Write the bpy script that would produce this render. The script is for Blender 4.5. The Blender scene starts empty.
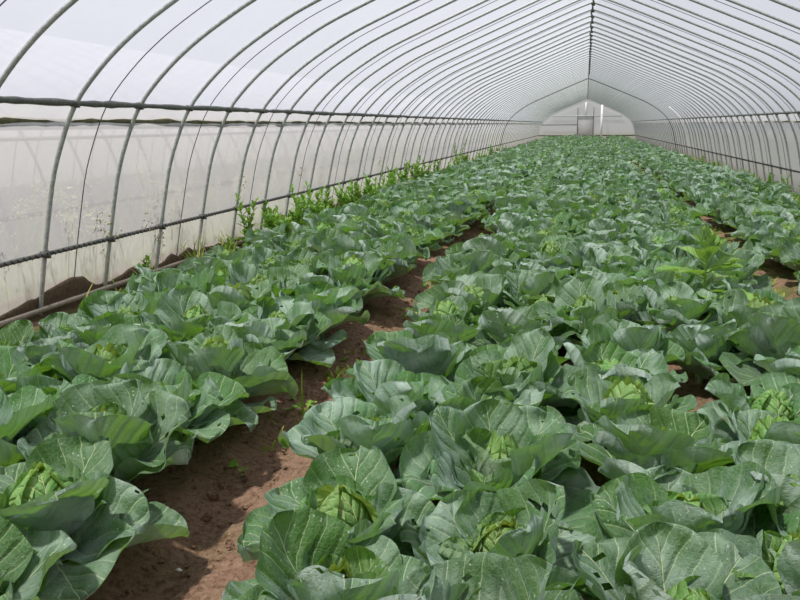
import bpy, math, random
import numpy as np
from mathutils import Vector, Matrix

# ------------------------------------------------------------------ camera, world, sun, exposure
scene = bpy.context.scene
COL = scene.collection
CAM_F, CAM_YAW, CAM_PITCH, CAM_ROLL = 830.43, 0.21746, 0.20732, -0.0077
CAM_X, CAM_Z = -0.0328, 1.478
_fw = Vector((-math.sin(CAM_YAW)*math.cos(CAM_PITCH), math.cos(CAM_YAW)*math.cos(CAM_PITCH), -math.sin(CAM_PITCH)))
_r = _fw.cross(Vector((0, 0, 1))).normalized()
_u = _r.cross(_fw)
_r2 = _r*math.cos(CAM_ROLL) + _u*math.sin(CAM_ROLL)
_u2 = -_r*math.sin(CAM_ROLL) + _u*math.cos(CAM_ROLL)
cam_data = bpy.data.cameras.new('camera')
cam = bpy.data.objects.new('camera', cam_data)
COL.objects.link(cam)
cam_data.sensor_width = 36.0
cam_data.lens = CAM_F*36.0/800.0
cam_data.clip_start = 0.05
cam_data.clip_end = 400
cam.matrix_world = Matrix(((_r2.x, _u2.x, -_fw.x, CAM_X), (_r2.y, _u2.y, -_fw.y, 0), (_r2.z, _u2.z, -_fw.z, CAM_Z), (0, 0, 0, 1)))
scene.camera = cam

world = bpy.data.worlds.new('overcast_sky')
scene.world = world
world.use_nodes = True
wn, wl = world.node_tree.nodes, world.node_tree.links
bg = wn['Background']
tc = wn.new('ShaderNodeTexCoord'); sx = wn.new('ShaderNodeSeparateXYZ'); cr = wn.new('ShaderNodeValToRGB')
wl.new(tc.outputs['Generated'], sx.inputs[0]); wl.new(sx.outputs['Z'], cr.inputs[0]); wl.new(cr.outputs[0], bg.inputs[0])
cr.color_ramp.elements[0].color = (0.78, 0.80, 0.84, 1); cr.color_ramp.elements[0].position = 0.0
cr.color_ramp.elements[1].color = (0.80, 0.85, 1.0, 1); cr.color_ramp.elements[1].position = 0.6
bg.inputs[1].default_value = 0.58

sd = bpy.data.lights.new('sun', 'SUN'); sun = bpy.data.objects.new('sun', sd); COL.objects.link(sun)
sd.energy = 8.2; sd.angle = math.radians(3.5); sd.color = (1.0, 0.97, 0.93)
sun.rotation_euler = Vector((0.30, 0.30, -1.0)).to_track_quat('-Z', 'Y').to_euler()

scene.view_settings.view_transform = 'Standard'
scene.view_settings.look = 'None'
scene.view_settings.exposure = 0.0
scene.view_settings.gamma = 1.0
scene.view_settings.use_curve_mapping = False
scene.cycles.transparent_max_bounces = 16
scene.cycles.sample_clamp_indirect = 6.0

# ------------------------------------------------------------------ dimensions of the tunnel
SP = 0.92216            # hoop spacing
Y0 = 5.63987            # hoop that crosses the picture's left part
YS, YE = Y0 - 8*SP, Y0 + 75*SP
PROFILE = [(-4.22, -0.12), (-4.20, 0.0), (-4.10, 0.52), (-3.96, 1.15), (-3.74, 1.656), (-3.43, 1.97), (-3.14, 2.19), (-2.65, 2.48), (-2.0, 2.76), (-1.0, 3.18), (-0.25, 3.49), (0, 3.577)]
PROFILE = PROFILE + [(-x, z) for x, z in PROFILE[-2::-1]]

# ------------------------------------------------------------------ helpers
rnd = random.Random(7)

def tag(o, label=None, cat=None, group=None, kind=None):
    if label: o['label'] = label
    if cat: o['category'] = cat
    if group: o['group'] = group
    if kind: o['kind'] = kind
    return o

def empty(name, loc=(0, 0, 0), rz=0.0):
    o = bpy.data.objects.new(name, None); COL.objects.link(o)
    o.location = loc; o.rotation_euler = (0, 0, rz); o.empty_display_size = .1
    return o

class MB:
    """gathers quads/tris as numpy arrays, then links them as one mesh object"""
    def __init__(s): s.V = []; s.F = []; s.UV = []; s.T = []; s.M = []; s.n = 0
    def add(s, V, F, uv=None, tone=0.5, mat=0):
        V = np.asarray(V, float); F = np.asarray(F, int).reshape(-1, 4)
        s.V.append(V); s.F.append(F + s.n); s.n += len(V)
        s.UV.append(np.zeros((len(V), 2)) if uv is None else np.asarray(uv, float))
        s.T.append(np.full(len(V), tone) if np.isscalar(tone) else np.asarray(tone, float))
        s.M.append(np.full(len(F), mat, int))
    def arrays(s):
        return (np.concatenate(s.V), np.concatenate(s.F), np.concatenate(s.UV), np.concatenate(s.T), np.concatenate(s.M))
    def mesh(s, name, mats, smooth=True):
        return mesh_from(name, *s.arrays(), mats, smooth)
    def build(s, name, mats, parent=None, smooth=True):
        me = s.mesh(name, mats, smooth)
        o = bpy.data.objects.new(name, me); COL.objects.link(o)
        if parent: o.parent = parent
        return o

def mesh_from(name, V, F, UV, T, M, mats, smooth=True):
    """all faces are quads (a repeated last corner marks a triangle)"""
    me = bpy.data.meshes.new(name)
    tri = F[:, 3] == F[:, 2]
    cnt = np.where(tri, 3, 4)
    li = F.ravel()
    keep = np.ones(len(li), bool); keep[np.nonzero(tri)[0]*4 + 3] = False
    li = li[keep].astype(np.int32)
    me.vertices.add(len(V)); me.vertices.foreach_set('co', V.astype(np.float32).ravel())
    me.loops.add(len(li)); me.loops.foreach_set('vertex_index', li)
    me.polygons.add(len(F))
    st = np.concatenate([[0], np.cumsum(cnt)[:-1]]).astype(np.int32)
    me.polygons.foreach_set('loop_start', st)
    me.polygons.foreach_set('material_index', M.astype(np.int32))
    me.polygons.foreach_set('use_smooth', np.full(len(F), smooth, bool))
    uvl = me.uv_layers.new(name='UVMap'); uvl.data.foreach_set('uv', UV[li].astype(np.float32).ravel())
    at = me.attributes.new('tone', 'FLOAT', 'POINT'); at.data.foreach_set('value', T.astype(np.float32))
    me.update(calc_edges=True); me.validate()
    for m in (mats if isinstance(mats, (list, tuple)) else [mats]): me.materials.append(m)
    return me

def grid_faces(nv, nu):
    i, j = np.meshgrid(np.arange(nv-1), np.arange(nu-1), indexing='ij')
    a = (i*nu + j).ravel()
    return np.stack([a, a+1, a+nu+1, a+nu], 1)

def add_tube(mb, pts, r, n=8, caps=True, mat=0, tone=0.5):
    P = np.asarray(pts, float); m = len(P)
    T = np.gradient(P, axis=0); T /= np.linalg.norm(T, axis=1)[:, None] + 1e-12
    ref = np.array([0, 0, 1.0]) if abs(T[:, 2]).mean() < .8 else np.array([0, 1.0, 0])
    A = np.cross(T, ref); A /= np.linalg.norm(A, axis=1)[:, None] + 1e-12
    B = np.cross(A, T)
    rr = np.full(m, r) if np.isscalar(r) else np.asarray(r, float)
    th = np.arange(n)*2*np.pi/n
    V = P[:, None] + rr[:, None, None]*(np.cos(th)[None, :, None]*A[:, None] + np.sin(th)[None, :, None]*B[:, None])
    V = V.reshape(-1, 3)
    i, j = np.meshgrid(np.arange(m-1), np.arange(n), indexing='ij')
    a = (i*n + j).ravel(); b = (i*n + (j+1) % n).ravel()
    F = np.stack([a, a+n, b+n, b], 1)
    if caps:
        V = np.concatenate([V, P[:1], P[-1:]])
        k = np.arange(n); c0 = m*n; c1 = m*n+1
        F0 = np.stack([k, (k+1) % n, np.full(n, c0), np.full(n, c0)], 1)
        q = (m-1)*n
        F1 = np.stack([q+(k+1) % n, q+k, np.full(n, c1), np.full(n, c1)], 1)
        F = np.concatenate([F, F0, F1])
    mb.add(V, F, None, tone, mat)

def add_box(mb, c, s, mat=0, rot=None):
    c = np.asarray(c, float); h = np.asarray(s, float)/2
    V = np.array([[x, y, z] for x in (-1, 1) for y in (-1, 1) for z in (-1, 1)])*h
    if rot is not None: V = V @ np.array(rot).T
    F = [[0, 1, 3, 2], [4, 6, 7, 5], [0, 4, 5, 1], [2, 3, 7, 6], [0, 2, 6, 4], [1, 5, 7, 3]]
    mb.add(V + c, F, None, .5, mat)

def vnoise(x, y, seed=0, octaves=3):
    """value noise on arrays"""
    out = np.zeros_like(x, float); amp = 1.0; tot = 0
    rs = np.random.RandomState(seed); tab = rs.rand(256, 256)
    for _ in range(octaves):
        xi = np.floor(x).astype(int); yi = np.floor(y).astype(int); fx = x-xi; fy = y-yi
        fx = fx*fx*(3-2*fx); fy = fy*fy*(3-2*fy)
        g = lambda a, b: tab[a & 255, b & 255]
        v = (g(xi, yi)*(1-fx)+g(xi+1, yi)*fx)*(1-fy) + (g(xi, yi+1)*(1-fx)+g(xi+1, yi+1)*fx)*fy
        out += amp*v; tot += amp; amp *= .5; x = x*2.03+17; y = y*2.03+5
    return out/tot

ORD = ['first', 'second', 'third', 'fourth', 'fifth', 'sixth', 'seventh', 'eighth', 'ninth', 'tenth', 'eleventh', 'twelfth', 'thirteenth', 'fourteenth',
       'fifteenth', 'sixteenth', 'seventeenth', 'eighteenth', 'nineteenth']
def ordinal(n):     # 1-based
    if n < 20: return ORD[n-1]
    t, u = divmod(n, 10)
    base = ['', '', 'twent', 'thirt', 'fort', 'fift', 'sixt', 'sevent', 'eight', 'ninet'][t]
    return base + 'ieth' if u == 0 else base + 'y-' + ORD[u-1]

# ------------------------------------------------------------------ materials
class NT:
    def __init__(s, name):
        s.m = bpy.data.materials.new(name); s.m.use_nodes = True
        s.t = s.m.node_tree; s.n = s.t.nodes; s.l = s.t.links
        s.n.clear(); s.out = s.n.new('ShaderNodeOutputMaterial')
    def node(s, t, **kw):
        n = s.n.new(t)
        for k, v in kw.items():
            if hasattr(n, k): setattr(n, k, v)
            else: s.put(n, k, v)
        return n
    def put(s, n, k, v):
        i = n.inputs[k]
        if isinstance(v, bpy.types.NodeSocket): s.l.new(v, i)
        else: i.default_value = v
    def math(s, op, a, b=0.0, c=None, clamp=False):
        n = s.n.new('ShaderNodeMath'); n.operation = op; n.use_clamp = clamp
        s.put(n, 0, a); s.put(n, 1, b)
        if c is not None: s.put(n, 2, c)
        return n.outputs[0]
    def mix(s, f, a, b, typ='RGBA', blend='MIX'):
        n = s.n.new('ShaderNodeMix'); n.data_type = typ
        if typ == 'RGBA':
            n.blend_type = blend
            s.put(n, 0, f); s.put(n, 6, a); s.put(n, 7, b); return n.outputs[2]
        s.put(n, 0, f); s.put(n, 2, a); s.put(n, 3, b); return n.outputs[0]
    def noise(s, vec, scale, detail=3, rough=.5, dist=0.0):
        n = s.n.new('ShaderNodeTexNoise'); s.l.new(vec, n.inputs['Vector'])
        n.inputs['Scale'].default_value = scale; n.inputs['Detail'].default_value = detail
        n.inputs['Roughness'].default_value = rough; n.inputs['Distortion'].default_value = dist
        return n.outputs[0]
    def ramp(s, f, stops):
        n = s.n.new('ShaderNodeValToRGB'); s.l.new(f, n.inputs[0])
        e = n.color_ramp.elements
        while len(e) > len(stops): e.remove(e[-1])
        while len(e) < len(stops): e.new(.5)
        for k, (p, c) in enumerate(stops):
            e[k].position = p; e[k].color = (c if len(c) == 4 else (*c, 1)) if hasattr(c, '__len__') else (c, c, c, 1)
        return n.outputs[0]
    def maprange(s, v, a, b, c=0.0, d=1.0, smooth=False):
        n = s.n.new('ShaderNodeMapRange'); n.clamp = True
        if smooth: n.interpolation_type = 'SMOOTHSTEP'
        s.put(n, 0, v); s.put(n, 1, a); s.put(n, 2, b); s.put(n, 3, c); s.put(n, 4, d); return n.outputs[0]

def c4(r, g, b): return (r, g, b, 1)
def srgb(r, g, b):
    f = lambda c: (c/255/12.92) if c/255 <= .04045 else ((c/255+.055)/1.055)**2.4
    return (f(r), f(g), f(b), 1)

def leaf_material(name, top, under, vein, transl, tmix, young=None, rough=.55, crinkle=.5, specks=True, veins=True, sheen=0.0):
    N = NT(name)
    uv = N.node('ShaderNodeUVMap'); uv.uv_map = 'UVMap'
    sep = N.node('ShaderNodeSeparateXYZ'); N.l.new(uv.outputs[0], sep.inputs[0])
    tcn = N.node('ShaderNodeTexCoord'); P = tcn.outputs['Object']
    tone = N.node('ShaderNodeAttribute'); tone.attribute_name = 'tone'; tn = tone.outputs['Fac']
    oi = N.node('ShaderNodeObjectInfo').outputs['Random']
    geo = N.node('ShaderNodeNewGeometry')
    big = N.noise(P, 9, 3)
    fine = N.noise(P, 110, 4, .65)
    # shade of the leaf: leaf to leaf, plant to plant, cloudy bloom
    col = N.mix(N.maprange(big, .38, .62), top[0], top[1])
    col = N.mix(N.maprange(tn, .4, 1.0, 0, .9), col, top[2])
    und = N.mix(N.maprange(big, .35, .65), under[0], under[1])
    col = N.mix(geo.outputs['Backfacing'], col, und)
    hsv = N.node('ShaderNodeHueSaturation'); N.l.new(col, hsv.inputs['Color'])
    N.put(hsv, 'Hue', N.maprange(oi, 0, 1, .488, .512)); N.put(hsv, 'Value', N.maprange(oi, 0, 1, .86, 1.14))
    col = hsv.outputs[0]
    height = N.math('MULTIPLY', fine, .5)
    if veins:
        x = N.math('SUBTRACT', sep.outputs['X'], 0.5); y = sep.outputs['Y']
        wob = N.math('MULTIPLY', N.math('SUBTRACT', big, .5), .06)
        x = N.math('ADD', x, wob)
        ax = N.math('ABSOLUTE', x)
        mid = N.maprange(ax, N.math('MULTIPLY_ADD', y, -.012, .016), N.math('MULTIPLY_ADD', y, -.007, .009), 0, 1)
        side = N.math('MULTIPLY', N.math('GREATER_THAN', x, 0.0), .45)
        ph = N.math('MULTIPLY_ADD', N.math('SUBTRACT', y, N.math('MULTIPLY', N.math('POWER', ax, .85), 1.05)), 4.6, side)
        ph = N.math('ADD', ph, N.math('MULTIPLY', wob, 8))
        fr = N.math('ABSOLUTE', N.math('SUBTRACT', N.math('FRACT', ph), .5))
        lat = N.maprange(fr, .042, .012, 0, 1)
        lat = N.math('MULTIPLY', lat, N.maprange(ax, .5, .25, .25, .85))
        latw = N.maprange(fr, .35, .0, 0, 1, True)
        vo = N.node('ShaderNodeTexVoronoi'); vo.feature = 'DISTANCE_TO_EDGE'; N.l.new(P, vo.inputs['Vector']); vo.inputs['Scale'].default_value = 75
        net = N.maprange(vo.outputs['Distance'], .0, .12, 1, 0)
        vm = N.math('MAXIMUM', N.math('MULTIPLY', mid, .95), N.math('MULTIPLY', lat, .62))
        vm = N.math('MAXIMUM', vm, N.math('MULTIPLY', net, .12))
        col = N.mix(vm, col, vein)
        height = N.math('ADD', height, N.math('MULTIPLY', latw, -1.1))
        height = N.math('ADD', height, N.math('MULTIPLY', net, -.16))
        height = N.math('ADD', height, N.math('MULTIPLY', mid, -.8))
    height = N.math('ADD', height, N.math('MULTIPLY', N.noise(P, 26, 2), 1.0))
    if specks:
        v2 = N.node('ShaderNodeTexVoronoi'); N.l.new(P, v2.inputs['Vector']); v2.inputs['Scale'].default_value = 62
        sp = N.math('MULTIPLY', N.maprange(v2.outputs['Distance'], .20, .10), N.math('GREATER_THAN', N.node('ShaderNodeSeparateColor', Color=v2.outputs['Color']).outputs[0], .70))
        col = N.mix(N.math('MULTIPLY', sp, .7), col, srgb(205, 215, 195))
    bump = N.node('ShaderNodeBump'); N.put(bump, 'Height', height); bump.inputs['Distance'].default_value = .0075*crinkle; bump.inputs['Strength'].default_value = .9
    pb = N.node('ShaderNodeBsdfPrincipled'); N.put(pb, 'Base Color', col); pb.inputs['Roughness'].default_value = rough
    pb.inputs['Specular IOR Level'].default_value = .4
    pb.inputs['Sheen Weight'].default_value = sheen; pb.inputs['Sheen Roughness'].default_value = .45; pb.inputs['Sheen Tint'].default_value = srgb(205, 225, 235)
    N.l.new(bump.outputs[0], pb.inputs['Normal'])
    tr = N.node('ShaderNodeBsdfTranslucent'); N.put(tr, 'Color', transl); N.l.new(bump.outputs[0], tr.inputs['Normal'])
    ms = N.node('ShaderNodeMixShader'); ms.inputs[0].default_value = tmix
    N.l.new(pb.outputs[0], ms.inputs[1]); N.l.new(tr.outputs[0], ms.inputs[2]); N.l.new(ms.outputs[0], N.out.inputs[0])
    return N.m

VEIN = srgb(205, 220, 168)
M_OUT = leaf_material('cabbage_outer_leaf', [srgb(76, 112, 72), srgb(142, 165, 145), srgb(58, 104, 30)], [srgb(124, 148, 132), srgb(182, 197, 188)], VEIN, c4(.20, .44, .02), .27, sheen=.35, crinkle=.8)
M_WRAP = leaf_material('cabbage_wrapper_leaf', [srgb(78, 118, 54), srgb(114, 146, 94), srgb(80, 132, 32)], [srgb(114, 144, 106), srgb(146, 170, 136)], srgb(190, 208, 145), c4(.24, .52, .03), .30, sheen=.25, crinkle=.8)
M_HEAD = leaf_material('cabbage_heart_leaf', [srgb(94, 138, 66), srgb(122, 158, 86), srgb(244, 248, 176)], [srgb(120, 158, 80), srgb(140, 174, 92)], srgb(214, 222, 160), c4(.42, .58, .06), .25, rough=.42, crinkle=.8, specks=False)
M_WEED = leaf_material('weed_leaf', [srgb(96, 144, 50), srgb(122, 168, 62), srgb(146, 182, 76)], [srgb(110, 145, 80), srgb(120, 152, 86)], srgb(150, 180, 95), c4(.24, .48, .03), .3, crinkle=.5, specks=False, veins=False)
M_WEED2 = leaf_material('broad_weed_leaf', [srgb(108, 152, 66), srgb(130, 170, 84), srgb(160, 194, 92)], [srgb(136, 168, 104), srgb(148, 178, 112)], srgb(190, 210, 150), c4(.32, .55, .05), .3, crinkle=.5, specks=False)
M_GRASS = leaf_material('grass_blade', [srgb(118, 148, 50), srgb(146, 164, 66), srgb(182, 178, 96)], [srgb(110, 135, 60), srgb(130, 145, 66)], VEIN, c4(.3, .46, .05), .3, specks=False, veins=False)
M_SEED = leaf_material('seed_head', [srgb(196, 190, 150), srgb(214, 208, 172), srgb(226, 222, 196)], [srgb(200, 190, 150), srgb(210, 200, 160)], VEIN, c4(.6, .55, .35), .3, specks=False, veins=False)
M_STALK = leaf_material('cabbage_stalk', [srgb(138, 158, 108), srgb(150, 166, 118), srgb(160, 170, 120)], [srgb(138, 158, 108), srgb(150, 166, 118)], VEIN, c4(.2, .3, .1), .05, specks=False, veins=False)

def metal(name, a, b, rough=.45, met=.55, scale=40, stretch=None):
    N = NT(name); P = N.node('ShaderNodeTexCoord').outputs['Object']
    f = N.noise(P, scale, 4, .6)
    pb = N.node('ShaderNodeBsdfPrincipled')
    N.put(pb, 'Base Color', N.mix(N.maprange(f, .35, .68), a, b)); pb.inputs['Metallic'].default_value = met
    N.put(pb, 'Roughness', N.maprange(f, .3, .7, rough-.08, rough+.12))
    bump = N.node('ShaderNodeBump'); N.put(bump, 'Height', f); bump.inputs['Distance'].default_value = .001
    N.l.new(bump.outputs[0], pb.inputs['Normal']); N.l.new(pb.outputs[0], N.out.inputs[0])
    return N.m
M_STEEL = metal('galvanised_steel', srgb(146, 152, 148), srgb(182, 187, 183), .5, .2)
M_DARKSTEEL = metal('weathered_dark_steel', srgb(70, 72, 70), srgb(100, 102, 98), .6, .3)
M_CHAN = metal('film_channel', srgb(78, 82, 78), srgb(112, 114, 108), .6, .25, 25)
M_ROLL = metal('mossy_roll_tube', srgb(88, 88, 62), srgb(124, 120, 92), .8, .0, 18)
M_BASEP = metal('ground_pipe', srgb(120, 112, 100), srgb(146, 138, 124), .7, .1)
M_WHITE = metal('white_tube', srgb(225, 222, 214), srgb(240, 238, 232), .5, .0)
M_CLIP = metal('wire_clip', srgb(60, 60, 56), srgb(96, 96, 92), .5, .4)
M_CORD = metal('cord', srgb(88, 88, 92), srgb(110, 110, 112), .8, 0)
M_BLACK = metal('black_rubber', srgb(22, 20, 18), srgb(40, 36, 34), .7, 0)

def film(name, col, transp, tr_share, dirt=None, blotch=.1, sheen=True):
    N = NT(name); P = N.node('ShaderNodeTexCoord').outputs['Object']
    f = N.noise(P, .7, 4, .6); f2 = N.noise(P, 6, 4, .6, .5)
    c = N.mix(N.math('MULTIPLY', N.maprange(f, .3, .7), blotch*2), col, tuple(x*.82 for x in col[:3])+(1,))
    c = N.mix(N.math('MULTIPLY', N.maprange(f2, .4, .75), blotch), c, tuple(x*.75 for x in col[:3])+(1,))
    tfac = transp
    if dirt:
        z = N.node('ShaderNodeSeparateXYZ', Vector=P).outputs['Z']
        zz = N.math('ADD', z, N.math('MULTIPLY', N.math('SUBTRACT', f2, .5), .7))
        d = N.maprange(zz, dirt[1], dirt[2], 1, 0, True)
        c = N.mix(N.math('MULTIPLY', d, dirt[3]), c, dirt[0])
        tfac = N.math('MULTIPLY_ADD', d, -transp*.45, transp)
    di = N.node('ShaderNodeBsdfDiffuse'); N.put(di, 'Color', c)
    tl = N.node('ShaderNodeBsdfTranslucent'); N.put(tl, 'Color', c)
    m1 = N.node('ShaderNodeMixShader'); m1.inputs[0].default_value = tr_share
    N.l.new(di.outputs[0], m1.inputs[1]); N.l.new(tl.outputs[0], m1.inputs[2])
    tp = N.node('ShaderNodeBsdfTransparent')
    m2 = N.node('ShaderNodeMixShader'); N.put(m2, 0, tfac)
    N.l.new(m1.outputs[0], m2.inputs[1]); N.l.new(tp.outputs[0], m2.inputs[2])
    N.l.new(m2.outputs[0], N.out.inputs[0])
    return N.m
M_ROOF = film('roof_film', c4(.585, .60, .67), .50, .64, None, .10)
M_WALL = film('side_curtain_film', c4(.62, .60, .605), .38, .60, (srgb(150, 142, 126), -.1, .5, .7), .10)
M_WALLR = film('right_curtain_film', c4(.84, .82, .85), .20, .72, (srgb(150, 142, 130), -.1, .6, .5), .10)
M_GABLE = film('gable_film', c4(.74, .73, .72), .36, .66, (srgb(170, 160, 145), -.1, .9, .5), .10)
M_NSIDE = film('neighbour_side_film', c4(.62, .60, .61), .42, .55, (srgb(140, 134, 120), -.2, .5, .5), .08)
M_NFILM = film('neighbour_film', c4(.54, .55, .60), .08, .60, (srgb(150, 140, 120), -.2, .7, .7), .10)

def soil_material():
    N = NT('reddish_soil'); P = N.node('ShaderNodeTexCoord').outputs['Object']
    a = N.noise(P, 2.2, 4, .6); b = N.noise(P, 38, 5, .65); c = N.noise(P, 130, 3, .6)
    col = N.mix(N.maprange(a, .35, .65), srgb(128, 99, 79), srgb(156, 125, 103))
    col = N.mix(N.maprange(b, .45, .7), col, srgb(172, 142, 120))
    col = N.mix(N.maprange(b, .45, .28), col, srgb(86, 60, 46))
    g = N.noise(P, 3.3, 3, .6)
    tn = N.node('ShaderNodeAttribute'); tn.attribute_name = 'tone'
    col = N.mix(N.math('MULTIPLY', N.maprange(g, .42, .62), tn.outputs['Fac']), col, srgb(108, 118, 62))
    h = N.math('ADD', N.math('MULTIPLY', b, 1.0), N.math('MULTIPLY', c, .4))
    bump = N.node('ShaderNodeBump'); N.put(bump, 'Height', h); bump.inputs['Distance'].default_value = .035
    pb = N.node('ShaderNodeBsdfPrincipled'); N.put(pb, 'Base Color', col); pb.inputs['Roughness'].default_value = .95
    pb.inputs['Specular IOR Level'].default_value = .15
    N.l.new(bump.outputs[0], pb.inputs['Normal']); N.l.new(pb.outputs[0], N.out.inputs[0])
    return N.m
M_SOIL = soil_material()

def ground_material():
    N = NT('meadow_ground'); P = N.node('ShaderNodeTexCoord').outputs['Object']
    a = N.noise(P, .8, 5, .65); b = N.noise(P, 14, 4, .6)
    col = N.mix(N.maprange(a, .35, .65), srgb(92, 98, 74), srgb(116, 112, 94))
    col = N.mix(N.maprange(b, .4, .7), col, srgb(80, 90, 58))
    pb = N.node('ShaderNodeBsdfPrincipled'); N.put(pb, 'Base Color', col); pb.inputs['Roughness'].default_value = .95
    N.l.new(pb.outputs[0], N.out.inputs[0]); return N.m
M_GROUND = ground_material()
M_BANK = metal('banked_earth', srgb(76, 62, 46), srgb(104, 88, 66), .95, 0, 30)

# ------------------------------------------------------------------ ground
FURL, FURR = -1.34, 1.47
def soil_z(x, y):
    z = np.zeros_like(x)
    for fx, w in ((FURL, .17), (FURR, .17), (-4.05, .2), (4.05, .2)):
        z -= .075*np.exp(-((x-fx-.03*np.sin(y*1.3))/w)**2)
    return z + .05

def soil_patch(mb, x0, x1, y0, y1, step, amp, green):
    xs = np.linspace(x0, x1, max(2, int((x1-x0)/step)+1)); ys = np.linspace(y0, y1, max(2, int((y1-y0)/step)+1))
    X, Y = np.meshgrid(xs, ys)
    Z = soil_z(X, Y) + amp*(vnoise(X*9, Y*9, 3, 4)-.5)*1.0 + amp*.7*np.maximum(0, vnoise(X*26, Y*26, 5, 2)-.62)*2.2
    tone = np.clip(green(X, Y), 0, 1)
    mb.add(np.stack([X, Y, Z], -1).reshape(-1, 3), grid_faces(len(ys), len(xs)), None, tone.ravel())
grn = lambda X, Y: .12 + 1.0*np.exp(-((X-FURR)/.5)**2) + .9*np.clip((np.abs(X)-3.5)/.4, 0, 1) + .5*np.clip((Y-14)/10, 0, 1)*np.exp(-((X-FURL)/.4)**2)
mb = MB(); soil_patch(mb, -4.3, 4.3, -2.2, 12, .028, .055, grn)
soil_patch(mb, -4.3, 4.3, 12, 76, .12, .055, grn)
tag(mb.build('floor', M_SOIL), 'reddish brown soil floor of the tunnel with two bare furrows', kind='structure')
mb = MB(); mb.add([(-90, -40, -.06), (90, -40, -.06), (90, 160, -.06), (-90, 160, -.06)], [[0, 1, 2, 3]])
tag(mb.build('ground', M_GROUND), 'rough grassy ground outside the tunnel', kind='structure')

# banked earth along the left wall, seen behind the lower film
def bank(side, seed, h0, name, label):
    ys = np.arange(-2, 75, .05); n = len(ys)
    hh = h0*(.25+1.5*np.maximum(0, vnoise(ys*.55, ys*0+3.3, seed, 2)-.28)) + .05*(vnoise(ys*5, ys*0, seed+1, 3)-.5)
    if side < 0:
        ky = [4.2, 5.1, 5.38, 5.62, 5.83, 6.1, 6.27, 6.42, 6.7, 7.11, 7.28, 7.4, 7.71, 7.84, 8.0, 8.23, 8.35, 8.55, 9.1]
        kz = [.05, .09, .13, .18, .21, .25, .21, .13, .10, .17, .14, .10, .13, .19, .14, .19, .13, .13, .12]
        w_ = np.clip(np.minimum((ys-4.0)/.5, (9.6-ys)/.5), 0, 1)
        hh = hh*.6*(1-w_) + w_*(np.interp(ys, ky, kz) + .03*(vnoise(ys*8, ys*0+2, 31, 2)-.5))
    hh = np.maximum(hh, .05)
    V = []
    for k, (dx, fz) in enumerate([(-.10, -.3), (-.035, .04), (.013, .16), (.013, .5), (.013, .88), (.035, 1.0), (.12, .95), (.35, .5), (.6, -.3)]):
        zz = hh*fz if fz > 0 else ys*0-.08
        V.append(np.stack([side*(4.2-.19*np.maximum(zz, 0)+dx), ys, zz+(.015 if fz > 0 else 0)], -1))
    V = np.stack(V, 1).reshape(-1, 3)
    b = MB(); b.add(V, grid_faces(n, 9))
    return tag(b.build(name, M_BANK), label, kind='structure')
bank(-1, 4, .34, 'trim_1', 'dark earth banked along the foot of the left film wall')
bank(1, 9, .14, 'trim_2', 'low earth bank along the foot of the right film wall')

# ------------------------------------------------------------------ film shell
prof = np.array(PROFILE)
def offset_profile(p, d):
    t = np.gradient(p, axis=0); t /= np.linalg.norm(t, axis=1)[:, None]
    return p + d*np.stack([-t[:, 1], t[:, 0]], -1)
def resample(p, step):
    out = [p[0]]
    for a, b in zip(p[:-1], p[1:]):
        m = max(1, int(np.ceil(np.linalg.norm(b-a)/step)))
        for k in range(1, m+1): out.append(a+(b-a)*k/m)
    return np.array(out)
def smooth(p, it=2):
    for _ in range(it):
        q = p.copy(); q[1:-1] = .25*p[:-2]+.5*p[1:-1]+.25*p[2:]; p = q
    return p
pr = resample(prof, .12)
iridge = int(np.argmax(pr[:, 1]))
pr = np.concatenate([smooth(pr[:iridge+1], 3), smooth(pr[iridge:], 3)[1:]])
outp = offset_profile(pr, .028)
def shell(name, sel, mat, label, seed, sag=.012, ystep=.307):
    p = outp[sel]; ys = np.arange(YS-.3, YE+.01, ystep)
    s = np.concatenate([[0], np.cumsum(np.linalg.norm(np.diff(p, axis=0), axis=1))])
    S, Y = np.meshgrid(s, ys)
    t = np.gradient(p, axis=0); t /= np.linalg.norm(t, axis=1)[:, None]; nrm = np.stack([-t[:, 1], t[:, 0]], -1)
    d = sag*np.cos((Y-Y0)/SP*2*np.pi)*-.5 + .02*(vnoise(S*1.5, Y*1.1, seed, 3)-.3)
    X = p[None, :, 0] + nrm[None, :, 0]*d; Z = p[None, :, 1] + nrm[None, :, 1]*d
    b = MB(); b.add(np.stack([X, Y, Z], -1).reshape(-1, 3), grid_faces(len(ys), len(p)))
    o = b.build(name, mat); tag(o, label, kind='structure'); return o
zl = pr[:, 1]; idx = np.arange(len(pr))
left = idx[(zl < 1.72) & (pr[:, 0] < 0)]; right = idx[(zl < 1.72) & (pr[:, 0] > 0)]
roof = idx[left[-1]:right[0]+1]
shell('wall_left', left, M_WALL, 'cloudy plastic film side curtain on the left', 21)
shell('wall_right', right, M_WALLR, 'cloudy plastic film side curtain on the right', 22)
shell('ceiling', roof, M_ROOF, 'white translucent plastic film roof of the tunnel', 23, .006)
# far gable film
g = MB(); gp = pr
c = np.array([[0.0, 0.9]])
V = np.concatenate([np.stack([gp[:, 0], np.full(len(gp), YE+.03), gp[:, 1]], -1), [[0, YE+.03, .9]]])
n = len(gp); F = [[i+1, i, n, n] for i in range(n-1)] + [[0, n-1, n, n]]
g.add(V, F); tag(g.build('wall_far', M_GABLE), 'plastic film gable closing the far end', kind='structure')

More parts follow.
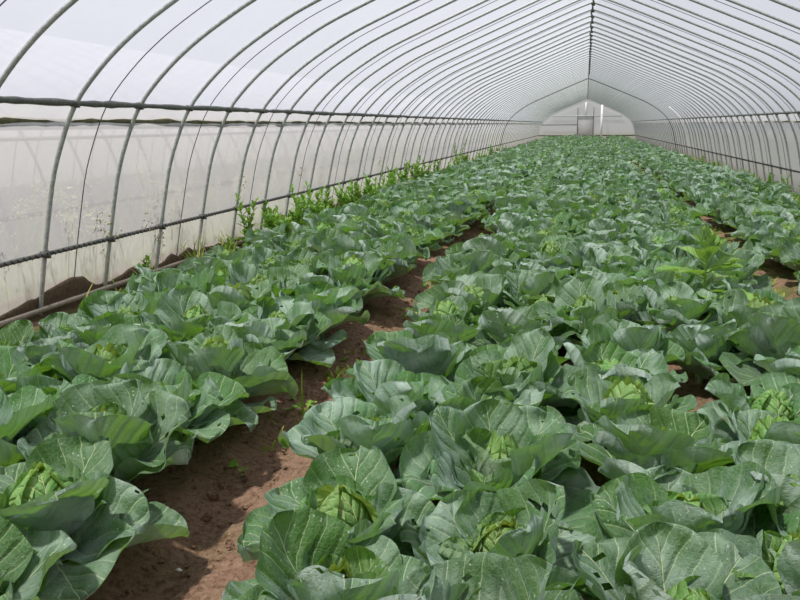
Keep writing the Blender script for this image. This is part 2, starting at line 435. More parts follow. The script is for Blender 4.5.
# ------------------------------------------------------------------ tunnel frame
hp = [p for p in pr]
hoop_pts = np.array([(x, 0, z) for x, z in hp])
HR = .0180
def clamp_mesh():
    b = MB(); 
    add_tube(b, [(0, -.035, 0), (0, .035, 0)], .026, 8)
    add_box(b, (.02, 0, -.018), (.05, .03, .03))
    return b.mesh('clamp', M_CLIP)
b = MB(); add_tube(b, hoop_pts, HR, 8); HOOP = b.mesh('hoop', M_STEEL)
b = MB(); add_tube(b, hoop_pts[-26:], HR*1.15, 8); HOOP_W = b.mesh('hoop_white', M_WHITE)
b = MB(); add_tube(b, hoop_pts, HR*1.2, 8); HOOP_D = b.mesh('hoop_dark', M_DARKSTEEL)
CL = clamp_mesh()
RX, RZ = 4.10, .523       # lower rail
EX, EZ = 3.74, 1.656      # eave rail
for k in range(-8, 76):
    me = HOOP_D if k in (39,) else HOOP
    o = bpy.data.objects.new('hoop', me); COL.objects.link(o); o.location = (0, Y0+k*SP, 0)
    num = ordinal(k+9)
    if k == 39: lab = 'dark thick tunnel hoop far down the tunnel'
    elif k < -1: lab = 'grey steel hoop of the tunnel, %s before the nearest fully seen one' % ordinal(-1-k)
    else: lab = 'grey steel tunnel hoop, %s one counting from the near left corner' % ordinal(k+2)
    tag(o, lab, 'hoop', 'steel hoops carrying the film')
    if k == 33:
        w_ = bpy.data.objects.new('white_sleeve', HOOP_W); COL.objects.link(w_); w_.parent = o; w_['label'] = 'bright white lower right leg'
    if k <= 34:
        for (cx, cz) in ((-EX, EZ), (EX, EZ), (-RX, RZ), (RX, RZ), (0, 3.55)):
            c_ = bpy.data.objects.new('clamp', CL); COL.objects.link(c_); c_.parent = o; c_.location = (cx, 0, cz)

def rail(name, x, z, r, mat, label, wav=0, seed=0, r_noise=0, ys=None):
    y = np.arange(YS-.2, YE, .115) if ys is None else ys
    xs = x + wav*(vnoise(y*1.6, y*0, seed, 2)-.5); zs = z + wav*(vnoise(y*1.9, y*0+9, seed+1, 2)-.5)
    rr = r*(1+r_noise*(vnoise(y*7, y*0+4, seed+2, 2)-.5))
    b = MB(); add_tube(b, np.stack([xs, y, zs], -1), rr, 8)
    o = b.build(name, mat); tag(o, label, 'rail', None); return o
ins = .03
eL = rail('eave_rail', -EX+.02, EZ, .024, M_CHAN, 'dark film-fixing rail running along the left eave', .012, 1, .9)
eR = rail('eave_rail', EX-.02, EZ, .021, M_CHAN, 'dark film-fixing rail running along the right eave', .012, 11, .9)
rail('roll_tube', -3.84, 1.535, .021, M_ROLL, 'mossy brown tube of the rolled side curtain below left eave', .02, 3, 1.0)
rail('roll_tube', 3.86, 1.50, .018, M_ROLL, 'tube of the rolled side curtain below right eave', .02, 13, .8)
lL = rail('side_rail', -RX+.02, RZ, .018, M_CHAN, 'grey mid-height rail with zigzag wire along left wall', .0, 5, .3)
lR = rail('side_rail', RX-.02, RZ, .018, M_CHAN, 'grey mid-height rail along the right wall', .0, 15, .3)
rail('ground_pipe', -4.135, .085, .022, M_BASEP, 'pale brown pipe lying along foot of left wall', .0, 6)
rail('ground_pipe', 4.15, .05, .022, M_BASEP, 'pale brown pipe lying along foot of right wall', .0, 16)
rail('ridge_rail', 0, 3.535, .017, M_CHAN, 'dark purlin running along the ridge of the tunnel', .05, 7, .6)
for par, sgn, xx in ((lL, -1, RX-.005), (lR, 1, RX-.005)):
    y = np.arange(YS, YE if sgn < 0 else YE, .035)
    zz = RZ + .016*np.where(np.arange(len(y)) % 2 == 0, 1, -1)
    b = MB(); add_tube(b, np.stack([np.full(len(y), sgn*(xx-.035)), y, zz], -1), .0045, 4, False)
    b.build('zigzag_wire', M_CLIP, par)

# cords over the film, between every other pair of hoops
cp = offset_profile(pr, .021)
b = MB(); add_tube(b, np.array([(x, 0, z) for x, z in cp]), .0048, 5); CORD = b.mesh('cord', M_CORD)
for i in range(-3, 37):
    o = bpy.data.objects.new('film_cord', CORD); COL.objects.link(o); o.location = (0, Y0+(2*i+.5)*SP, 0)
    tag(o, 'thin cord strapped over the film, %s from the near end' % ordinal(i+4), 'cord', 'cords strapped over the film')

# gable frame with door
def pole(name, pts, r, mat, label, cat, n=8):
    b = MB(); add_tube(b, pts, r, n); return tag(b.build(name, mat), label, cat)
yg = YE-.06
pole('gable_pole', [(1.24, yg-.5, 0), (1.24, yg-.5, 3.05)], .085, M_WHITE, 'thick white pole standing before far gable', 'pole')
t = empty('gable_door', (-.1, yg, 0)); tag(t, 'film-covered door in the middle of the far gable', 'door')
b = MB()
for x in (-.66, .67): add_tube(b, [(x, 0, 0), (x, 0, 2.85)], .03, 6)
add_tube(b, [(-.66, 0, 2.1), (.67, 0, 2.1)], .035, 6)
b.build('door_frame', M_DARKSTEEL, t)
b = MB(); add_tube(b, [(0, .0, 2.12), (0, .0, 3.3)], .05, 6); b.build('door_post', M_WHITE, t)
b = MB(); add_box(b, (0, .02, 1.05), (1.3, .02, 2.0)); b.build('door_panel', M_GABLE, t)
pole('gable_beam', [(-2.95, yg-.05, 2.14), (2.95, yg-.05, 2.12)], .04, M_STEEL, 'upper grey beam crossing the far gable', 'beam')
pole('gable_beam', [(-3.8, yg-.1, 1.41), (-.76, yg-.1, 1.41)], .035, M_DARKSTEEL, 'dark beam left of the door on far gable', 'beam')
pole('gable_beam', [(-4.05, yg-.15, .5), (4.05, yg-.15, .5)], .05, M_DARKSTEEL, 'low dark beam across the foot of far gable', 'beam')

# neighbouring tunnel outside, seen through the left wall
t = empty('neighbour_tunnel', (-10.9, 0, -.10)); t.scale = (1, 1, .95); tag(t, 'neighbouring plastic tunnel seen dimly through left film wall', 'greenhouse')
ys = np.arange(-8, 60, 1.0)
for nm, sel, mt in (('side_curtain', left, M_NSIDE), ('side_curtain', right, M_NSIDE), ('roof_film', roof, M_NFILM)):
    p = offset_profile(pr, .03)[sel]
    Yg, _ = np.meshgrid(ys, np.arange(len(p)), indexing='ij')
    b = MB(); b.add(np.stack([np.tile(p[:, 0], (len(ys), 1)), Yg, np.tile(p[:, 1], (len(ys), 1))], -1).reshape(-1, 3), grid_faces(len(ys), len(p)))
    b.build(nm, mt, t)
b = MB(); add_tube(b, np.array([(x, 0, z) for x, z in offset_profile(pr, .0)]), .02, 6); NH = b.mesh('neighbour_hoop', M_DARKSTEEL)
for k in range(-6, 50):
    o = bpy.data.objects.new('hoop', NH); COL.objects.link(o); o.parent = t; o.location = (0, Y0+.3+k*SP, 0)
for nm, x, z, r in (('eave_rail', 3.82, 1.67, .04), ('roll_tube', 3.93, 1.52, .03), ('side_rail', 4.19, .55, .03)):
    b = MB(); add_tube(b, [(x, -8, z), (x, 20, z), (x, 59, z)], r, 6); b.build(nm, M_DARKSTEEL, t)

# ------------------------------------------------------------------ leaves
def leaf(nv, nu, L, W, e0, e1, cup, ruf, rs, az, r0, z0, petiole=.1, peak=1.15, roll=0.0, bend=1.4, tipcurl=0.0, outl=.5):
    tt = np.linspace(0, 1, nv); t = np.sin(np.pi/2*tt)*.7 + tt*.3
    a = e0 + (e1-e0)*t**bend + tipcurl*np.maximum(0, t-.75)**2*8
    dt = np.diff(t, prepend=0)
    r = np.cumsum(np.cos(a)*dt*L); z = np.cumsum(np.sin(a)*dt*L)
    x = np.clip((t-petiole)/(1-petiole), 0, 1)
    w = np.sin(np.pi*np.clip(x, 0, 1)**peak)
    w = np.maximum(w, 0)**outl * W/2
    w = np.maximum(w, .012*(1-t)+.001)
    u = np.linspace(-1, 1, nu)
    T, U = np.meshgrid(t, u, indexing='ij'); Wd = w[:, None]*np.ones(nu)
    ph = rs.rand(6)*6.28
    Wd = Wd*(1 + np.abs(U)**3*(.05*np.sin(T*9+ph[0]+U)+.035*np.sin(T*21+ph[1]+3*U)))
    lat = Wd*U
    k = cup*1.2
    if True:
        ang = k*U
        lat2 = Wd*np.sin(ang)/max(k, 1e-3) if k > .02 else lat
        lift = Wd*(1-np.cos(ang))/max(k, 1e-3) if k > .02 else lat*0
    ru = ruf*W*(np.abs(U)**2.5)*(np.sin(T*11+ph[2]+U*1.2)*.55+np.sin(T*19+ph[3]-U*2)*.35)
    ru += ruf*W*.5*(T**3)*np.sin(U*5+ph[4])
    ru += .02*W*np.sin(U*7+ph[5])*np.sin(T*8+ph[0])*np.minimum(1, Wd/(W*.3))
    vq = -.012*W*(np.abs(np.sin(np.pi*((T-np.abs(U)*.4*W/L*2*.5)*6))))*np.minimum(1, Wd/(W*.3))*np.minimum(1, np.abs(U)*6)
    h = lift + ru - vq
    ca, sa = np.cos(a)[:, None], np.sin(a)[:, None]
    R = r[:, None] - sa*h; Z = z[:, None] + ca*h
    if roll:
        cr_, sr_ = math.cos(roll), math.sin(roll)
        # turn about the leaf's own chord
        cx, cz = r[-1], z[-1]; d = np.array([cx, 0, cz])/max(1e-6, math.hypot(cx, cz))
        V = np.stack([R, lat2, Z], -1)
        V = V*cr_ + np.cross(np.broadcast_to(d, V.shape), V)*sr_ + (V@d)[..., None]*d*(1-cr_)
        R, lat2, Z = V[..., 0], V[..., 1], V[..., 2]
    R = R + r0; Z = Z + z0
    c, s = math.cos(az), math.sin(az)
    V = np.stack([R*c - lat2*s, R*s + lat2*c, Z], -1).reshape(-1, 3)
    uv = np.stack([.5 + lat/L, T], -1).reshape(-1, 2)
    # orient: upper face towards +N
    F = grid_faces(nv, nu)
    F = F[:, ::-1].copy() if False else F
    return V, F[:, [0, 3, 2, 1]] if FLIP else F, uv
FLIP = True

def punch(F, rs, nv, nu, n):
    """insect holes: small gaps eaten out of the blade"""
    drop = set()
    for _ in range(n):
        i = rs.randint(int(nv*.3), nv-2); j = rs.randint(1, nu-2)
        drop.add(i*(nu-1)+j)
        if rs.rand() < .3: drop.add(i*(nu-1)+min(nu-3, j+1))
    keep = [k for k in range(len(F)) if k not in drop]
    return F[keep]

def head_leaf(nv, nu, R, az, start, end, halfw, flare, rs, zc, zs=1.12):
    """leaf hugging the ball of the heart; start/end are angles from the bottom over the top"""
    t = np.linspace(0, 1, nv); u = np.linspace(-1, 1, nu)
    T, U = np.meshgrid(t, u, indexing='ij')
    phi = start+(end-start)*T
    wd = halfw*np.sqrt(np.clip(1-np.clip((T-.55)/.47, 0, 1)**2.6, .06, 1))*np.clip(.45+T*1.6, 0, 1)
    al = wd*U
    ph = rs.rand(4)*6.28
    edge = np.maximum(np.abs(U)**3, T**8)
    rr = R*(1+flare*edge*(1+.35*np.sin(T*13+ph[0])+.35*np.sin(U*6+ph[1])) + .025*np.sin(U*9+ph[2])*np.sin(T*11+ph[3]))
    # point on sphere: rotate lateral by al, around bottom->top great circle
    X = np.sin(phi)*np.cos(al); Yl = np.sin(al); Z = -np.cos(phi)*np.cos(al)
    X, Yl, Z = X*rr, Yl*rr, Z*rr*zs + zc
    c, s = math.cos(az), math.sin(az)
    V = np.stack([X*c-Yl*s, X*s+Yl*c, Z], -1).reshape(-1, 3)
    uv = np.stack([.5+U*.42*(wd/halfw), T], -1).reshape(-1, 2)
    F = grid_faces(nv, nu)
    return V, F[:, [0, 3, 2, 1]] if not FLIP else F, uv

def cabbage_arrays(seed, lod, openness=.5, yl=.3):
    """returns three MBs: outer leaves, wrapper leaves, heart"""
    rs = np.random.RandomState(seed)
    g1 = [(22, 17), (13, 9), (7, 5), (5, 4)][lod]; g2 = [(16, 13), (9, 7), (6, 5), (4, 4)][lod]
    mo, mw, mh = MB(), MB(), MB()
    a0 = rs.rand()*6.28; rk = [1, 1.35, 1.6, 1.6][lod]
    nO = [11, 11, 9, 8][lod]
    for i in range(nO):
        az = a0 + i*2.399 + rs.normal()*.2
        f = i/(nO-1)
        L = .30+.065*rs.rand()-.03*f; W = L*(.94+.2*rs.rand())
        e0 = math.radians(25+31*f+rs.normal()*9); e1 = math.radians(-4+(72-14*openness)*f+rs.normal()*18)
        V, F, uv = leaf(*g1, L, W, e0, e1, .25+.6*rs.rand(), (.055+.06*rs.rand())*rk, rs, az, .02, .05+.06*f, petiole=.13, roll=rs.normal()*.22, tipcurl=-rs.rand()*1.6)
        if lod == 0: F = punch(F, rs, *g1, rs.choice([0, 0, 1, 2, 4, 7]))
        mo.add(V, F, uv, rs.rand())
    nW = [7, 7, 5, 4][lod]
    for i in range(nW):
        az = a0 + 1.1 + i*2.399 + rs.normal()*.15; f = i/(nW-1)
        L = .205+.035*rs.rand()-.05*f; W = L*(.9+.2*rs.rand())
        e0 = math.radians(45+16*f+rs.normal()*5); e1 = math.radians(68+28*f-28*openness+rs.normal()*9)
        V, F, uv = leaf(*g1, L, W, e0, e1, .75+.4*rs.rand(), .06+.06*rs.rand(), rs, az, .02, .09+.015*f, petiole=.05, roll=rs.normal()*.12, tipcurl=-rs.rand()*1.0, bend=.9)
        if lod == 0: F = punch(F, rs, *g1, rs.choice([0, 0, 0, 1, 2]))
        mw.add(V, F, uv, rs.rand()*.8+.1)
    R = .054+.011*rs.rand()+.006*(yl > .9); zc = .208+.034*(yl > .9)
    nH = [8, 7, 4, 3][lod]
    for i in range(nH):
        f = i/(nH-1)
        V, F, uv = head_leaf(*g2, R*(1.18-.2*f), a0+i*2.2+.4, math.radians(20), math.radians(150+45*rs.rand()), math.radians(78), .30*(1-f)+.04, rs, zc)
        mh.add(V, F, uv, .03+(.12+.86*yl)*f**1.3)
    return mo, mw, mh

def stalk_mb():
    b = MB(); add_tube(b, [(0, 0, -.05), (.004, .002, .02), (0, 0, .08), (0, 0, .13)], [.024, .022, .026, .03], 8); return b

PROT = []
for s_ in range(9):
    op = [1.0, .5, .7, .6, .6, 1.05, .5, .35, .65][s_]
    mo, mw, mh = cabbage_arrays(100+s_*7, 0, op, [1, .2, .05, .5, .1, 1, .3, .1, .15][s_])
    PROT.append((mo.mesh('outer_leaves', M_OUT), mw.mesh('wrapper_leaves', M_WRAP), mh.mesh('heart', M_HEAD), stalk_mb().mesh('stalk', M_STALK)))

# ------------------------------------------------------------------ planting plan
ROWS = {'left': [-1.76, -2.20, -2.65, -3.09], 'middle': [-.80, -.33, .13, .59, 1.03], 'right': [1.93, 2.35, 2.77, 3.19]}
RS = np.random.RandomState(5)
plants = []
for bed, xs in ROWS.items():
    for ri, x in enumerate(xs):
        y = 1.05 + (.25 if ri % 2 else 0) + (.1 if bed == 'left' else 0)
        while y < 73.6:
            if not (bed == 'left' and ri >= 2 and RS.rand() < .04):
                plants.append([bed, ri, x + RS.normal()*.045, y + RS.normal()*.06, RS.rand()*6.28, .90+.32*RS.rand(), RS.randint(9)])
            y += .485
HAND = [('middle', 0, -.61, 1.80, 4), ('middle', 0, -.71, 2.28, 0), ('middle', 0, -.78, 2.80, 2), ('middle', 0, -.80, 3.30, 6), ('middle', 0, -.78, 3.85, 1),
        ('middle', 1, -.18, 1.70, 8), ('middle', 1, -.22, 2.20, 3), ('middle', 1, -.30, 2.70, 4), ('middle', 1, -.38, 3.20, 6), ('middle', 1, -.30, 3.72, 7),
        ('middle', 2, .22, 1.92, 2), ('middle', 2, .29, 2.40, 1), ('middle', 2, .24, 2.92, 6), ('middle', 2, .19, 3.38, 5), ('middle', 2, .16, 3.87, 3),
        ('middle', 3, .58, 2.10, 7), ('middle', 3, .68, 2.55, 2), ('middle', 3, .72, 3.02, 5), ('middle', 3, .73, 3.54, 0),
        ('middle', 4, 1.06, 2.4, 1), ('middle', 4, 1.10, 2.88, 3), ('middle', 4, 1.08, 3.36, 8), ('middle', 4, 1.06, 3.86, 4)]
HAND += [('left', 0, -1.60, 1.66, 3), ('left', 0, -1.66, 2.12, 0), ('left', 0, -1.72, 2.60, 4), ('left', 0, -1.78, 3.10, 6), ('left', 0, -1.78, 3.62, 5), ('left', 0, -1.77, 4.1, 2)]
plants = [p for p in plants if not (p[0] == 'middle' and p[3] < 4.15) and not (p[0] == 'left' and p[1] == 0 and p[3] < 4.35)]
for bed, ri, x, y, pk in HAND: plants.append([bed, ri, x, y, RS.rand()*6.28, (1.0 if bed == 'middle' else 1.08)+.14*RS.rand(), pk])
for p in plants:
    if p[0] == 'left' and p[1] == 3 and p[3] < 9: p[2] += .05; p[5] *= .84
    if p[0] == 'right' and p[1] == 3: p[2] -= .05; p[5] *= .86
f_, r_, u_ = np.array(_fw), np.array(_r2), np.array(_u2)
def project(P):
    d = np.array(P) - np.array([CAM_X, 0, CAM_Z]); w = d@f_
    return 400+CAM_F*(d@r_)/max(w, 1e-3), 300-CAM_F*(d@u_)/max(w, 1e-3), w
near, rest = [], []
for pl in plants:
    px, py, w = project((pl[2], pl[3], .22))
    m = .26*CAM_F/max(w, .1)
    inview = w > .3 and -m*.8 < px < 800+m*.8 and py < 600+m*1.0
    if pl[3] < 12 and (pl[0], pl[1]) == ('right', 0): pl[2] += .08
    if pl[3] > 8:
        e_ = min(1, (pl[3]-8)/4)
        if (pl[0], pl[1]) in (('left', 0), ('middle', 0)): pl[2] += .07*e_*(1 if pl[0] == 'left' else -1); pl[5] *= 1+.12*e_
    # leave out the plant pushed aside by the tall weed
    if abs(pl[2]-.76) < .2 and abs(pl[3]-5.62) < .2: continue
    if pl[3] < 1.5: continue
    (near if inview else rest).append((w, pl))
near.sort(key=lambda t: t[0])
rest += near[300:]; near = near[:300]
near = [p for _, p in near]; rest = [p for _, p in rest]
near.sort(key=lambda p: (p[0], p[1], p[3]))
cnt = {}
rown = {'left': ['row beside the furrow', 'second row from the furrow', 'third row from the furrow', 'row beside the film wall'],
        'middle': ['row beside the left furrow', 'second row from the left furrow', 'centre row', 'second row from the right furrow', 'row beside the right furrow'],
        'right': ['row beside the furrow', 'second row from the furrow', 'third row from the furrow', 'row beside the film wall']}
for pl in near:
    bed, ri, x, y, rz, sc, pk = pl
    k = cnt[(bed, ri)] = cnt.get((bed, ri), 0)+1
    t = empty('cabbage', (x, y, float(soil_z(np.array(x), np.array(y)))), rz)
    t.scale = (sc, sc, sc*(.98+.22*((pk*37) % 10)/10))
    t.rotation_euler = (rnd.gauss(0, .06), rnd.gauss(0, .06), rz)
    tag(t, '%s cabbage in %s bed, %s, %s from the front' % ('pale-hearted' if pk in (0, 5) else 'leafy green', bed, rown[bed][ri], ordinal(k)), 'cabbage', 'cabbages planted in the %s bed' % bed)
    for nm, me in zip(('outer_leaves', 'wrapper_leaves', 'heart', 'stalk'), PROT[pk]):
        c_ = bpy.data.objects.new(nm, me); COL.objects.link(c_); c_.parent = t

# the rest of the crop, further than the nearest 300, as one mass
def low(seed, lod):
    mbs = cabbage_arrays(seed, lod, .3+.5*((seed*13) % 10)/10, [0, .2, 0, .4, 0, .8, 0, .1][seed % 8])
    V, F, U, T, M = [], [], [], [], []; n = 0
    for mi, m in enumerate(mbs):
        v, f, u, t_, _ = m.arrays(); V.append(v); F.append(f+n); U.append(u); T.append(t_); M.append(np.full(len(f), mi)); n += len(v)
    return [np.concatenate(a) for a in (V, F, U, T, M)]
LOW = {1: [low(300+i, 1) for i in range(6)], 2: [low(340+i, 2) for i in range(8)], 3: [low(380+i, 3) for i in range(8)]}
acc = [[], [], [], [], []]; n = 0
for pl in rest:
    bed, ri, x, y, rz, sc, pk = pl
    lod = 1 if 2 < y < 19 else 2 if y < 38 else 3
    V, F, U, T, M = LOW[lod][(pk*3+int(y*7)) % len(LOW[lod])]
    c, s = math.cos(rz), math.sin(rz)
    W = np.stack([(V[:, 0]*c-V[:, 1]*s)*sc+x, (V[:, 0]*s+V[:, 1]*c)*sc+y, V[:, 2]*sc*(.96+.24*((pk*7+int(y*31)) % 10)/10)+.04], -1)
    acc[0].append(W); acc[1].append(F+n); acc[2].append(U); acc[3].append(np.clip(T+RS.normal()*.1, 0, 1)); acc[4].append(M); n += len(V)
me = mesh_from('cabbage_crop', *[np.concatenate(a) for a in acc], [M_OUT, M_WRAP, M_HEAD])
o = bpy.data.objects.new('cabbage_crop', me); COL.objects.link(o)
tag(o, 'mass of distant cabbages filling the beds towards the far gable', 'cabbages', kind='stuff')

# ------------------------------------------------------------------ weeds
def weed_mb(seed, h, nst, leafL, leafW, broad=True):
    rs = np.random.RandomState(seed); b = MB()
    for s in range(nst):
        az = rs.rand()*6.28; lean = .12+.25*rs.rand() if nst > 1 else .03
        hh = h*(.65+.35*rs.rand()); m = 6
        q = np.linspace(0, 1, m)
        P = np.stack([np.cos(az)*lean*hh*q**1.5, np.sin(az)*lean*hh*q**1.5, hh*q], -1)
        add_tube(b, P, np.linspace(.006, .0025, m), 5, tone=.3)
        nl = int(5+hh/.05)
        for i in range(nl):
            f = .12+.88*i/nl; p = P[0]+(P[-1]-P[0])*f; k_ = f*(m-1); i0 = min(m-2, int(k_)); p = P[i0]+(P[i0+1]-P[i0])*(k_-i0)
            L = leafL*(1.1-.55*f)*(.8+.4*rs.rand())
            V, F, uv = leaf(6, 5, L, L*leafW, math.radians(35+30*f), math.radians(-10+60*f), .4, .05, rs, az+i*2.4, .0, 0, petiole=.1, peak=.9, outl=.8)
            b.add(V+p, F, uv, rs.rand()*.9)
    return b
WEEDS = [weed_mb(11+i, [.5, .38, .6, .3][i], [4, 5, 3, 6][i], [.13, .12, .14, .1][i], [.5, .55, .42, .6][i]).mesh('leafy_weed', M_WEED) for i in range(4)]
LOWW = [weed_mb(211+i, .26, 7, .12, .75).mesh('leafy_weed', M_WEED2 if i else M_WEED) for i in range(3)]
def put(name, me, loc, rz, sc, label, cat, group):
    o = bpy.data.objects.new(name, me); COL.objects.link(o); o.location = loc; o.rotation_euler = (0, 0, rz); o.scale = (sc,)*3
    return tag(o, label, cat, group)
wy = sorted([6.9, 8.75, 9.9, 10.35, 10.8, 11.2, 11.7, 12.1, 12.6, 13.0, 13.5, 14.0, 14.6, 15.1, 15.7, 16.2, 16.9, 17.5, 18.2, 19.0, 19.8, 20.6, 21.5, 22.5, 23.6, 24.8, 26, 10.1, 10.55, 11.0, 11.45, 12.9, 13.3, 14.3, 15.4, 9.3, 16.6, 17.2, 18.6, 20.2, 27.3, 28.7, 30.2, 32, 34, 36.5, 39])
for i, y in enumerate(wy):
    sc = .6 if i < 2 else .95+.4*rnd.random()
    put('leafy_weed', WEEDS[i % 4], (-3.98+rnd.uniform(-.06, .3), y, .03), rnd.uniform(0, 6), sc, 'bright green leafy weed by the left film wall, %s from the front' % ordinal(i+1), 'weed', 'weeds along the left film wall')
for i in range(46):
    y = 8.9+31*(i/46)**1.15+rnd.uniform(-.1, .1)
    put('low_weed', LOWW[i % 3], (-3.78+rnd.uniform(-.14, .16), y, .03), rnd.uniform(0, 6), .8+.5*rnd.random(), 'low spreading weed between left film wall and cabbages, %s from the front' % ordinal(i+1), 'weed', 'low weeds beside the left bed')
wy = [10.6, 11.4, 12.9, 14.3, 16.5, 18.2, 19, 20.1, 21.4, 22.8, 24.6, 26.5, 28.6, 31, 34]
for i, y in enumerate(wy):
    put('leafy_weed', WEEDS[(i+1) % 4], (3.98+rnd.uniform(-.12, .08), y, .03), rnd.uniform(0, 6), .5+.3*rnd.random(), 'green weed by the right film wall, %s from the front' % ordinal(i+1), 'weed', 'weeds along the right film wall')
# tall bushy stalk by the left wall
tall = weed_mb(77, 1.1, 5, .12, .35).mesh('tall_weed', M_WEED)
put('tall_weed', tall, (-3.95, 26.4, .03), 1.0, 1.0, 'tall straggly weed stalk rising above mid rail of left wall', 'weed', None)
# the leafy plant gone up among the cabbages
t = empty('broadleaf_weed', (.76, 5.62, .05)); tag(t, 'tall pale green broad-leaved weed standing among the middle bed cabbages', 'weed')
rs = np.random.RandomState(3); b = MB(); add_tube(b, [(0, 0, 0), (.005, 0, .25), (0, .005, .5), (0, 0, .66)], [.012, .011, .008, .004], 8, tone=.9); b.build('stem', M_WEED2, t)
lv = [(z_+.11, L_*1.25, w_, a_-4, b_-6) for z_, L_, w_, a_, b_ in [(.10, .26, .42, 8, -25), (.16, .27, .42, 12, -18), (.22, .26, .4, 18, -12), (.27, .25, .4, 22, -8), (.32, .23, .38, 30, 0), (.36, .21, .38, 35, 5), (.40, .19, .38, 42, 15), (.43, .16, .36, 52, 28), (.46, .15, .36, 58, 36), (.49, .13, .34, 64, 48), (.51, .12, .34, 70, 56), (.53, .11, .32, 74, 64), (.54, .10, .3, 80, 72)]]
for i, (z, L, wr, e0, e1) in enumerate(lv*2):
    if i >= 13: z += .02; 
    b = MB(); V, F, uv = leaf(12, 7, L*(1.15 if z < .45 else .95), L*wr*1.45, math.radians(e0), math.radians(e1), .45, .04, rs, i*2.399+(.9 if i >= 13 else 0), .006, z, petiole=.08, peak=.95, outl=.75)
    b.add(V, F, uv, rs.rand()*.8); b.build('leaf', M_WEED2, t)

# grasses
def tuft_mb(seed, n, h, spread, w=.004, mat=0, b=None, at=(0, 0, 0)):
    rs = np.random.RandomState(seed); b = b or MB()
    for i in range(n):
        az = rs.rand()*6.28; L = h*(.5+.6*rs.rand())
        V, F, uv = leaf(6, 3, L, w*2*(.7+.6*rs.rand()), math.radians(62+22*rs.rand()), math.radians(10+50*rs.rand()), .5, 0, rs, az, 0, 0, petiole=0, peak=.45, outl=.6)
        b.add(V+np.array(at)+np.array([rs.normal()*spread, rs.normal()*spread, 0]), F, uv, rs.rand(), mat)
    return b
# loose weeds and grass in the furrows and along the walls
b = MB()
for i in range(300):
    if i < 110: x = FURR+rnd.gauss(.03, .15); y = rnd.uniform(4.2, 20)
    elif i < 220: x = 3.86+rnd.gauss(0, .14); y = rnd.uniform(8, 45)
    elif i < 275: x = -4.0+rnd.gauss(0, .1); y = rnd.uniform(7, 40)
    else: x = FURL+rnd.gauss(0, .12); y = rnd.uniform(3.2, 9)
    sc = .10 if x < 3 and x > -3 else .32
    if i >= 275: sc = .06
    tuft_mb(i, 6 if i >= 275 else 14, sc*rnd.uniform(.6, 1.2), .05, .004 if y < 12 else .007, 0, b, (x, y, .02))
tag(b.build('grass', M_GRASS), 'short yellow-green grass along the right furrow and wall feet', 'grass', kind='stuff')
b = MB(); rs = np.random.RandomState(8)
for i in range(420):
    if i < 260: x = FURR+.03+rs.normal()*.16; y = rs.uniform(4, 14)
    elif i < 300: x = FURL+rs.normal()*.13; y = rs.uniform(3, 12)
    else: x = rs.choice([-3.98, 3.98])+rs.normal()*.1; y = rs.uniform(8, 30)
    for k in range(7):
        L = rs.uniform(.02, .05)*(1+ (y > 10)*.5)
        V, F, uv = leaf(5, 4, L, L*.7, math.radians(rs.uniform(20, 60)), math.radians(rs.uniform(-20, 20)), .3, .05, rs, rs.rand()*6.28, 0, 0, petiole=.1)
        b.add(V+np.array([x+rs.normal()*.03, y+rs.normal()*.03, .0+rs.uniform(.0, .03)]), F, uv, rs.rand())
tag(b.build('ground_weeds', M_WEED), 'small green seedling weeds scattered over the furrow soil', 'weeds', kind='stuff')
# the lone blade by the left furrow
b = MB(); rs = np.random.RandomState(2)
V, F, uv = leaf(10, 4, .30, .018, math.radians(84), math.radians(96), .5, 0, rs, 2.6, 0, 0, petiole=0, peak=.45, outl=.6); b.add(V, F, uv, .4)
V, F, uv = leaf(8, 4, .17, .012, math.radians(70), math.radians(30), .5, 0, rs, .3, 0, 0, petiole=0, peak=.45, outl=.6); b.add(V, F, uv, .7)
tuft_mb(5, 7, .13, .03, .003, 0, b)
o = b.build('grass_tuft', M_GRASS); o.location = (-1.36, 3.75, .0); tag(o, 'single tall grass blade growing in the left furrow', 'grass')
# fragments on the soil
b = MB(); add_tube(b, [(-.02, 0, .006), (0, .003, .009), (.02, 0, .006)], [.006, .013, .005], 6)
o = b.build('stone', M_WHITE); o.location = (-1.335, 2.36, -.005); o.scale = (.6, .6, .4); tag(o, 'small white flake lying in the left furrow near the front', 'stone')
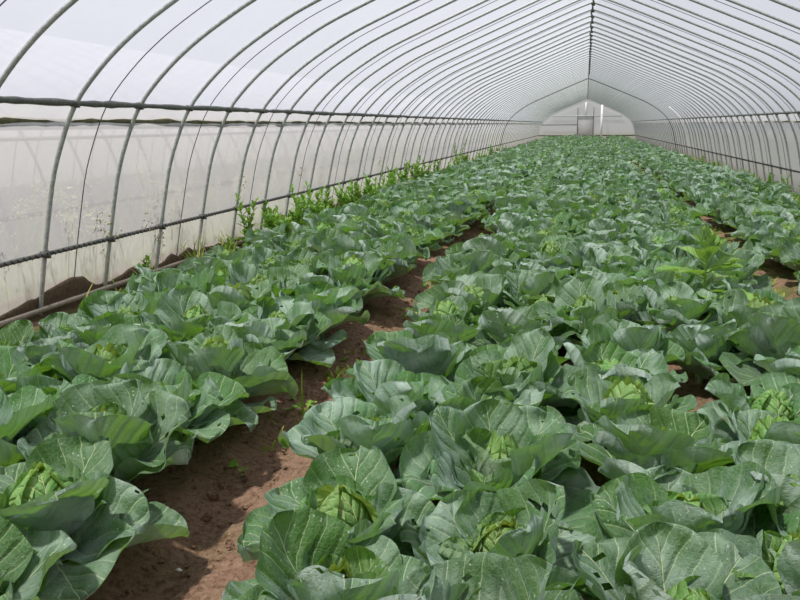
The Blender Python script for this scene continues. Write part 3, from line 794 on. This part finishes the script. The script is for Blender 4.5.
# clods
b = MB(); rs = np.random.RandomState(4)
base = np.array([[x, y, z] for x in (-1, 1) for y in (-1, 1) for z in (-1, 1)])*.6
for i in range(900):
    fx = FURL if i < 600 else FURR
    x = fx+rs.normal()*.15; y = rs.uniform(1.8, 12); r = rs.uniform(.004, .015)*(1.8 if rs.rand() < .12 else 1)
    m = 4; th = np.linspace(0, np.pi, m+1); fi = np.arange(6)*np.pi/3
    V = np.array([[math.sin(a)*math.cos(c), math.sin(a)*math.sin(c), .7*math.cos(a)] for a in th for c in fi])
    V = V*(1+.25*rs.normal(size=(len(V), 1)))*r*np.array([1, rs.uniform(.7, 1.2), 1])
    F = [[k*6+j, (k+1)*6+j, (k+1)*6+(j+1) % 6, k*6+(j+1) % 6] for k in range(m) for j in range(6)]
    zz = float(soil_z(np.array(x), np.array(y)))
    b.add(V+np.array([x, y, zz+r*.3]), F, None, 0)
tag(b.build('soil_clods', M_SOIL, None, False), 'crumbled clods of reddish soil lying along the furrows', 'soil', kind='stuff')
# black thing at the left edge by the wall foot
t = MB(); add_tube(t, [(0, 0, .0), (0, 0, .02), (0, 0, .2), (0, 0, .215)], [.07, .085, .1, .104], 16)
o = t.build('black_pot', M_BLACK); o.location = (-3.80, 4.47, -.02); tag(o, 'black round container cut by left picture edge at wall foot', 'pot')

# weeds standing outside, behind the left curtain
def seedgrass(seed):
    b = MB(); rs = np.random.RandomState(seed)
    for i in range(16):
        az = math.pi/2*rs.choice([-1, 1])+rs.normal()*.35; h = rs.uniform(.5, 1.15); ln = rs.uniform(.1, .35); m = 6; q = np.linspace(0, 1, m)
        P = np.stack([np.cos(az)*ln*q**2, np.sin(az)*ln*q**2, h*q], -1)+np.array([rs.normal()*.07, rs.normal()*.12, 0])
        add_tube(b, P, .003, 4, False, 0, .4)
        for k in range(14):
            c_ = P[-1]+rs.normal(size=3)*np.array([.03, .045, .06]); r = rs.uniform(.006, .013)
            add_box(b, c_, (r, r, r*1.6), 1)
    tuft_mb(seed+50, 26, .5, .1, .006, 0, b)
    return b.mesh('seeding_grass', [M_GRASS, M_SEED])
SG = [seedgrass(s) for s in (1, 2, 3)]
ys = [3.9, 4.7, 5.35, 5.9, 6.5, 7.3, 8.0, 8.6, 9.3, 10.1, 10.9, 11.8, 12.8, 13.8, 15, 16.5, 18, 20, 22]
for i, y in enumerate(ys):
    put('seeding_grass', SG[i % 3], (-4.38-rnd.random()*.12, y, -.06), rnd.random()*6, .8+.3*rnd.random(), 'pale seeding grass outside behind left film, %s from the front' % ordinal(i+1), 'grass', 'grasses outside the left film')
